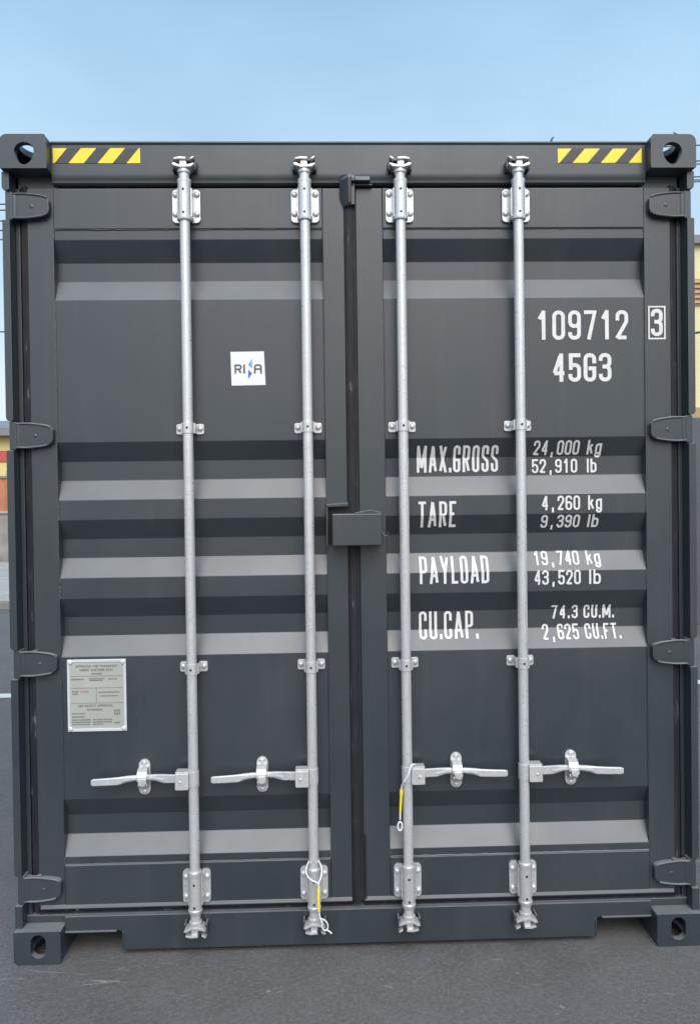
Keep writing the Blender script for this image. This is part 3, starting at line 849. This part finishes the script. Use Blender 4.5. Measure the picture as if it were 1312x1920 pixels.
def tl(s_, u0, u1, v0, v1, t=.0014): text_bm(bm, s_, X0+Wd*u0, X0+Wd*u1, pz1-.010-v1*.236, pz1-.010-v0*.236, t, yp, .28)
tl('APPROVED FOR TRANSPORT', .10, .90, .040, .075); tl('UNDER CUSTOMS SEAL', .18, .82, .095, .130); tl('NUMBER', .40, .60, .160, .185)
tl('CSC SAFETY APPROVAL', .14, .80, .640, .675, .0015); tl('REFERENCE', .31, .60, .705, .73)
def bars(u0, u1, v, n=9, h=.0046):
    x = u0; i = 0
    while x < u1:
        w = random.uniform(.012, .03); w = min(w, u1-x)
        box(bm, X0+Wd*x, X0+Wd*(x+w), yp, yp+.0002, pz1-.010-v*.236-h, pz1-.010-v*.236); x += w+random.uniform(.006, .014)
for u0, u1, v in ((.02, .26, .245), (.35, .65, .235), (.36, .62, .262), (.72, .88, .245), (.03, .16, .43), (.03, .13, .465), (.53, .93, .445), (.56, .90, .50),
                  (.02, .28, .765), (.02, .26, .815), (.02, .38, .86), (.02, .38, .895), (.02, .36, .93), (.42, .78, .86), (.42, .78, .895), (.42, .62, .93), (.82, .94, .72), (.82, .94, .75), (.82, .94, .78), (.82, .93, .91)):
    bars(u0, u1, v)
for v in (.205, .385, .615):
    box(bm, X0+Wd*.01, X0+Wd*.99, yp, yp+.0002, pz1-.010-v*.236-.0012, pz1-.010-v*.236)
box(bm, X0+Wd*.485, X0+Wd*.492, yp, yp+.0002, pz1-.010-.612*.236, pz1-.010-.39*.236)
obj('small_print', bm, INKL, pl, smooth=False)
bm = bmesh.new()
box(bm, X0+Wd*.19, X0+Wd*.34, yp-.0002, yp, pz1-.010-.455*.236, pz1-.010-.425*.236)
obj('red_print', bm, REDINK, pl, smooth=False)

def hazard(x0, x1, z0, z1):
    bm = bmesh.new(); box(bm, x0, x1, Y_HEAD-.0012, Y_HEAD+.0005, z0, z1)
    tp = obj('hazard_tape', bm, YELLOW, CT, smooth=False)
    w, h = x1-x0, z1-z0
    for c in (.02, .355, .685):                # slanted black bars, leaning right
        a = x0+w*c; b_ = a+w*.155; sk = w*.145
        pts = [(a, z0), (b_, z0), (b_+sk, z1), (a+sk, z1)]
        pts = [(min(p, x1), q) for p, q in pts]
        b = bmesh.new(); prism(b, pts, Y_HEAD-.0022, Y_HEAD-.0013, 'y'); obj('stripe', b, BLACK, tp, smooth=False)
hazard(-1.050, -.7455, 2.8140, 2.8665); hazard(.7385, 1.042, 2.8140, 2.8645)

# ------------------------------------------------------------------ cable seals
x = BX[1][0]
cs = empty('cable_seal', 'white and yellow cable seal looped round the lower bracket of a left door locking bar', 'cable seal', (x, -.02, .299), 'cable seals on the locking bars')
bm = bmesh.new()
loop = spline([(-.018, .030, .036), (-.025, .000, .030), (-.026, -.010, .018), (-.020, -.016, .006), (-.005, -.022, -.006), (.012, -.022, -.014), (.018, -.020, -.024)], 6)
tube(bm, loop, .0028, 8)
tube(bm, spline([(.018, .030, .038), (.026, .004, .032), (.029, -.008, .020), (.026, -.016, .004), (.019, -.021, -.012), (.018, -.020, -.026)], 6), .0030, 8)
tube(bm, spline([(-.018, .030, .036), (-.012, .050, .037), (.012, .050, .038), (.018, .030, .038)], 5), .003, 8)
obj('cable', bm, SEALW, cs)
bm = bmesh.new(); tube(bm, spline([(.018, -.021, -.026), (.0165, -.0225, -.052), (.0160, -.0225, -.080), (.0175, -.022, -.114)], 5), [.0042]*3+[.0056]*9+[.005]*4, 10)
obj('sleeve', bm, SEALY, cs)
bm = bmesh.new()
tube(bm, spline([(.0178, -.0215, -.114), (.020, -.024, -.132), (.027, -.028, -.150), (.0285, -.029, -.168), (.035, -.028, -.178), (.045, -.026, -.176), (.047, -.026, -.160), (.039, -.026, -.146), (.026, -.026, -.138)], 6), .0024, 8)
tube(bm, spline([(.040, -.027, -.176), (.052, -.025, -.184), (.060, -.024, -.192)], 5), .0027, 8)
obj('tail_loop', bm, SEALW, cs)

x = BX[2][0]
cs = empty('cable_seal', 'white and yellow cable seal hanging from a handle hub of the right door', 'cable seal', (x, -.02, .66), 'cable seals on the locking bars')
bm = bmesh.new()
tube(bm, spline([(.024, .004, .022), (.012, -.012, .026), (.004, -.018, .012), (-.004, -.020, -.010), (-.016, -.012, -.032), (-.022, .004, -.050), (-.0235, .016, -.072)], 6), .0031, 8)
obj('cable', bm, SEALW, cs)
bm = bmesh.new(); tube(bm, spline([(-.0235, .016, -.066), (-.0245, .019, -.092), (-.026, .021, -.120), (-.028, .022, -.152)], 5), [.004, .0046, .0056, .006, .006, .0056]+[.0046]*6+[.004]*4, 10)
obj('sleeve', bm, SEALY, cs)
bm = bmesh.new()
tube(bm, spline([(-.028, .022, -.148), (-.029, .022, -.180)], 4), .0028, 8)
tube(bm, [(-.0295+.0075*math.cos(a), .022, -.203+.0155*math.sin(a)) for a in [2*math.pi*i/22 for i in range(22)]], .0030, 8, closed=True)
obj('tail_loop', bm, SEALW, cs)

# wire offcuts on the roof edge
bm = bmesh.new(); tube(bm, spline([(0, 0, -.004), (.001, 0, .006), (.005, 0, .013), (.010, -.003, .018)], 4), [.004]*5+[.003]*5+[.0015]*3, 7)
tag(obj('wire_offcut', bm, CABLE, None, (.715, .045, 2.8885)), 'short curved dark wire end sticking up from the roof edge above the hazard tape', 'wire')
bm = bmesh.new(); tube(bm, spline([(.018, 0, .001), (.006, 0, .003), (-.004, 0, .008), (-.007, 0, .012)], 4), [.0028]*8+[.0018]*5, 7)
tag(obj('wire_offcut', bm, CABLE, None, (1.150, .010, 2.8955)), 'tiny bent wire lying on top of the upper right corner casting', 'wire')

# ------------------------------------------------------------------ yard behind
# low concrete wall in bays
cw = empty('concrete_wall', 'weathered low concrete wall behind the pavement in front of the orange container', 'wall', (-22, 19.0, 0))
for k in range(9):
    bm = bmesh.new(); box(bm, -2.06, 2.06, -.10, .10, 0, 1.42, .012); obj('wall_panel', bm, CONCD, cw, (-17.2+k*4.2, 0, 0))
bm = bmesh.new(); box(bm, -19.4, 18.6, -.16, .16, 1.424, 1.50, .015); obj('coping', bm, CONC, cw)

def far_container(name, label, loc, L, H, mat, rail, ax='x'):
    e = empty(name, label, 'shipping container', loc)
    bm = bmesh.new(); prof = []; y = .1
    while y < L-.36: prof += [(y, 0), (y+.07, 0), (y+.138, .036), (y+.208, .036)]; y += .276
    prof += [(L-.1, 0)]
    for w in (0, 1):
        yy = [(.03+k if w == 0 else 2.41-k) for _, k in prof]
        lo = [bm.verts.new((p[0], q, .14)) for p, q in zip(prof, yy)]; hi = [bm.verts.new((p[0], q, H-.06)) for p, q in zip(prof, yy)]
        for i in range(len(prof)-1): bm.faces.new((lo[i], lo[i+1], hi[i+1], hi[i]))
    obj('side_wall', bm, mat, e)
    for xx in (0.0, L-.16):
        for yy in (0, 2.276):
            bm = bmesh.new(); box(bm, xx, xx+.16, yy, yy+.162, 0, H, .008); obj('corner_post', bm, mat, e)
        bm = bmesh.new(); box(bm, xx+.05, xx+.11, .163, 2.275, .14, H-.05); obj('end_wall', bm, mat, e)
    for yy in (.005, 2.373):
        bm = bmesh.new(); box(bm, .161, L-.161, yy, yy+.06, H-.075, H-.005, .004); obj('top_rail', bm, rail, e)
        bm = bmesh.new(); box(bm, .161, L-.161, yy, yy+.06, .03, .14, .004); obj('bottom_rail', bm, mat, e)
    bm = bmesh.new(); box(bm, .05, L-.05, .066, 2.372, H-.04, H-.015); obj('roof', bm, mat, e)
    return e
far_container('cargo_container', 'orange shipping container seen behind the low concrete wall at far left', (-16.0, 21.0, 0), 12.19, 2.55, ORANGE, ROOFG)
far_container('cargo_container', 'blue grey shipping container parked side on at the right edge', (4.45, 6.9, 0), 12.19, 2.62, SLATE, RUSTY)

# yellow building, left
yb = empty('yellow_building', 'low yellow building with a grey sheet roof and red sign at far left', 'building', (-18, 30, 0))
bm = bmesh.new(); box(bm, -9, 11, 0, 9, 0, 4.55); obj('wall', bm, YWALL, yb)
bm = bmesh.new(); prism(bm, [(-.5, 4.55), (-.5, 4.86), (4.5, 5.7), (9.5, 4.86), (9.5, 4.55)], -9.5, 11.5, 'x'); obj('roof', bm, ROOFG, yb)
for k in range(6):
    bm = bmesh.new(); box(bm, -.6, .6, -.05, -.002, 2.05, 3.05); w_ = obj('window', bm, GLASS, yb, (-7.6+k*3.2, 0, 0))
    bm = bmesh.new()
    for a, b_, c, d in ((-.68, .68, 3.052, 3.13), (-.68, .68, 1.97, 2.048), (-.68, -.602, 2.05, 3.05), (.602, .68, 2.05, 3.05), (-.03, .03, 2.052, 3.048)): box(bm, a, b_, -.08, -.003, c, d)
    obj('window_frame', bm, CONC, w_)
bm = bmesh.new(); box(bm, 3.2, 4.95, -.06, -.002, 3.5, 3.95, .01); obj('sign_board', bm, REDS, yb)

# yellow warehouse, right
yw = empty('yellow_warehouse', 'tall pale yellow warehouse with brown louvre panels at the right edge', 'building', (9, 20, 0))
bm = bmesh.new(); box(bm, -1.2, 26, 0, 14, 0, 9.1); obj('wall', bm, YPALE, yw)
bm = bmesh.new(); box(bm, -1.35, 26.2, -.2, 14.2, 9.1, 9.35, .02); obj('roof_coping', bm, ROOFG, yw)
bm = bmesh.new(); box(bm, -1.21, 26.01, -.02, -.001, 0, 4.3); obj('plinth_cladding', bm, BROWN, yw)
for k in range(6):
    bm = bmesh.new(); box(bm, .0, 2.6, -.05, -.002, 7.3, 8.1, .01); lv = obj('louvre_panel', bm, BROWN, yw, (1.4+k*4.1, 0, 0))
    for j in range(5):
        b = bmesh.new(); prism(b, [(-.10, 7.36+j*.15), (-.052, 7.42+j*.15), (-.052, 7.44+j*.15), (-.10, 7.38+j*.15)], .05, 2.55, 'x'); obj('slat', b, BROWN, lv)

# utility poles and cables
PY = 16.0
poles = []
for i, (px, h, lab) in enumerate(((-24, 9.5, 'concrete utility pole standing on the pavement far to the left'), (-1.0, 10.1, 'concrete utility pole standing on the pavement behind the dark container'),
                                  (24, 11.2, 'concrete utility pole standing beside the yellow warehouse at far right'))):
    e = empty('utility_pole', lab, 'utility pole', (px, PY, 0 if px > 0 else 0.1), 'utility poles along the yard')
    bm = bmesh.new(); lathe(bm, [(.16, 0), (.15, .2), (.09, h-.1)], 0, 0, 14); obj('shaft', bm, POLEM, e)
    bm = bmesh.new(); box(bm, -.05, .05, -.9, .9, h-.75, h-.62, .01); obj('crossarm', bm, ROOFG, e)
LC = ['upper', 'second', 'middle', 'fourth', 'lower', 'single low']
def cable(p, q, sag, label, grp, r=.016):
    bm = bmesh.new(); P, Q = Vector(p), Vector(q); pts = []
    for i in range(25):
        t = i/24; v = P.lerp(Q, t); v.z -= sag*4*t*(1-t); pts.append(v)
    tube(bm, pts, r, 6)
    tag(obj('overhead_cable', bm, CABLE), label, 'cable', grp)
def span(x0, x1, y, z_at, x_at, rise, sag, label, grp):
    t = (x_at-x0)/(x1-x0); za = z_at+sag*4*t*(1-t)-rise*t
    cable((x0, y, za), (x1, y, za+rise), sag, label, grp)
GLF, GRT = 'overhead cables left of the container', 'overhead cables right of the container'
for k, z in enumerate((8.50, 8.52, 8.42, 8.34, 8.26)):
    span(-24, -1, PY-.8+k*.4, z, -7.6, .3, .2, LC[k]+' overhead cable of the five crossing the sky at the left edge', GLF)
span(-24, -1, PY, 5.79, -7.6, .3, .2, 'lone overhead cable below the other five at the left edge', GLF)
LR = ['top', 'second', 'third', 'fourth', 'fifth', 'bottom']
for k, z in enumerate((9.85, 9.62, 9.68, 9.50, 9.55, 9.63)):
    span(-1, 24, PY-.8+k*.32, z, 8.9, 1.2, .15, LR[k]+' overhead cable of the six crossing the sky at the right edge', GRT)
cable((7.2, 19.9, 5.85), (24, PY, 8.6), .1, 'service cable sloping up across the yellow warehouse wall', 'overhead cables right of the container', .03)
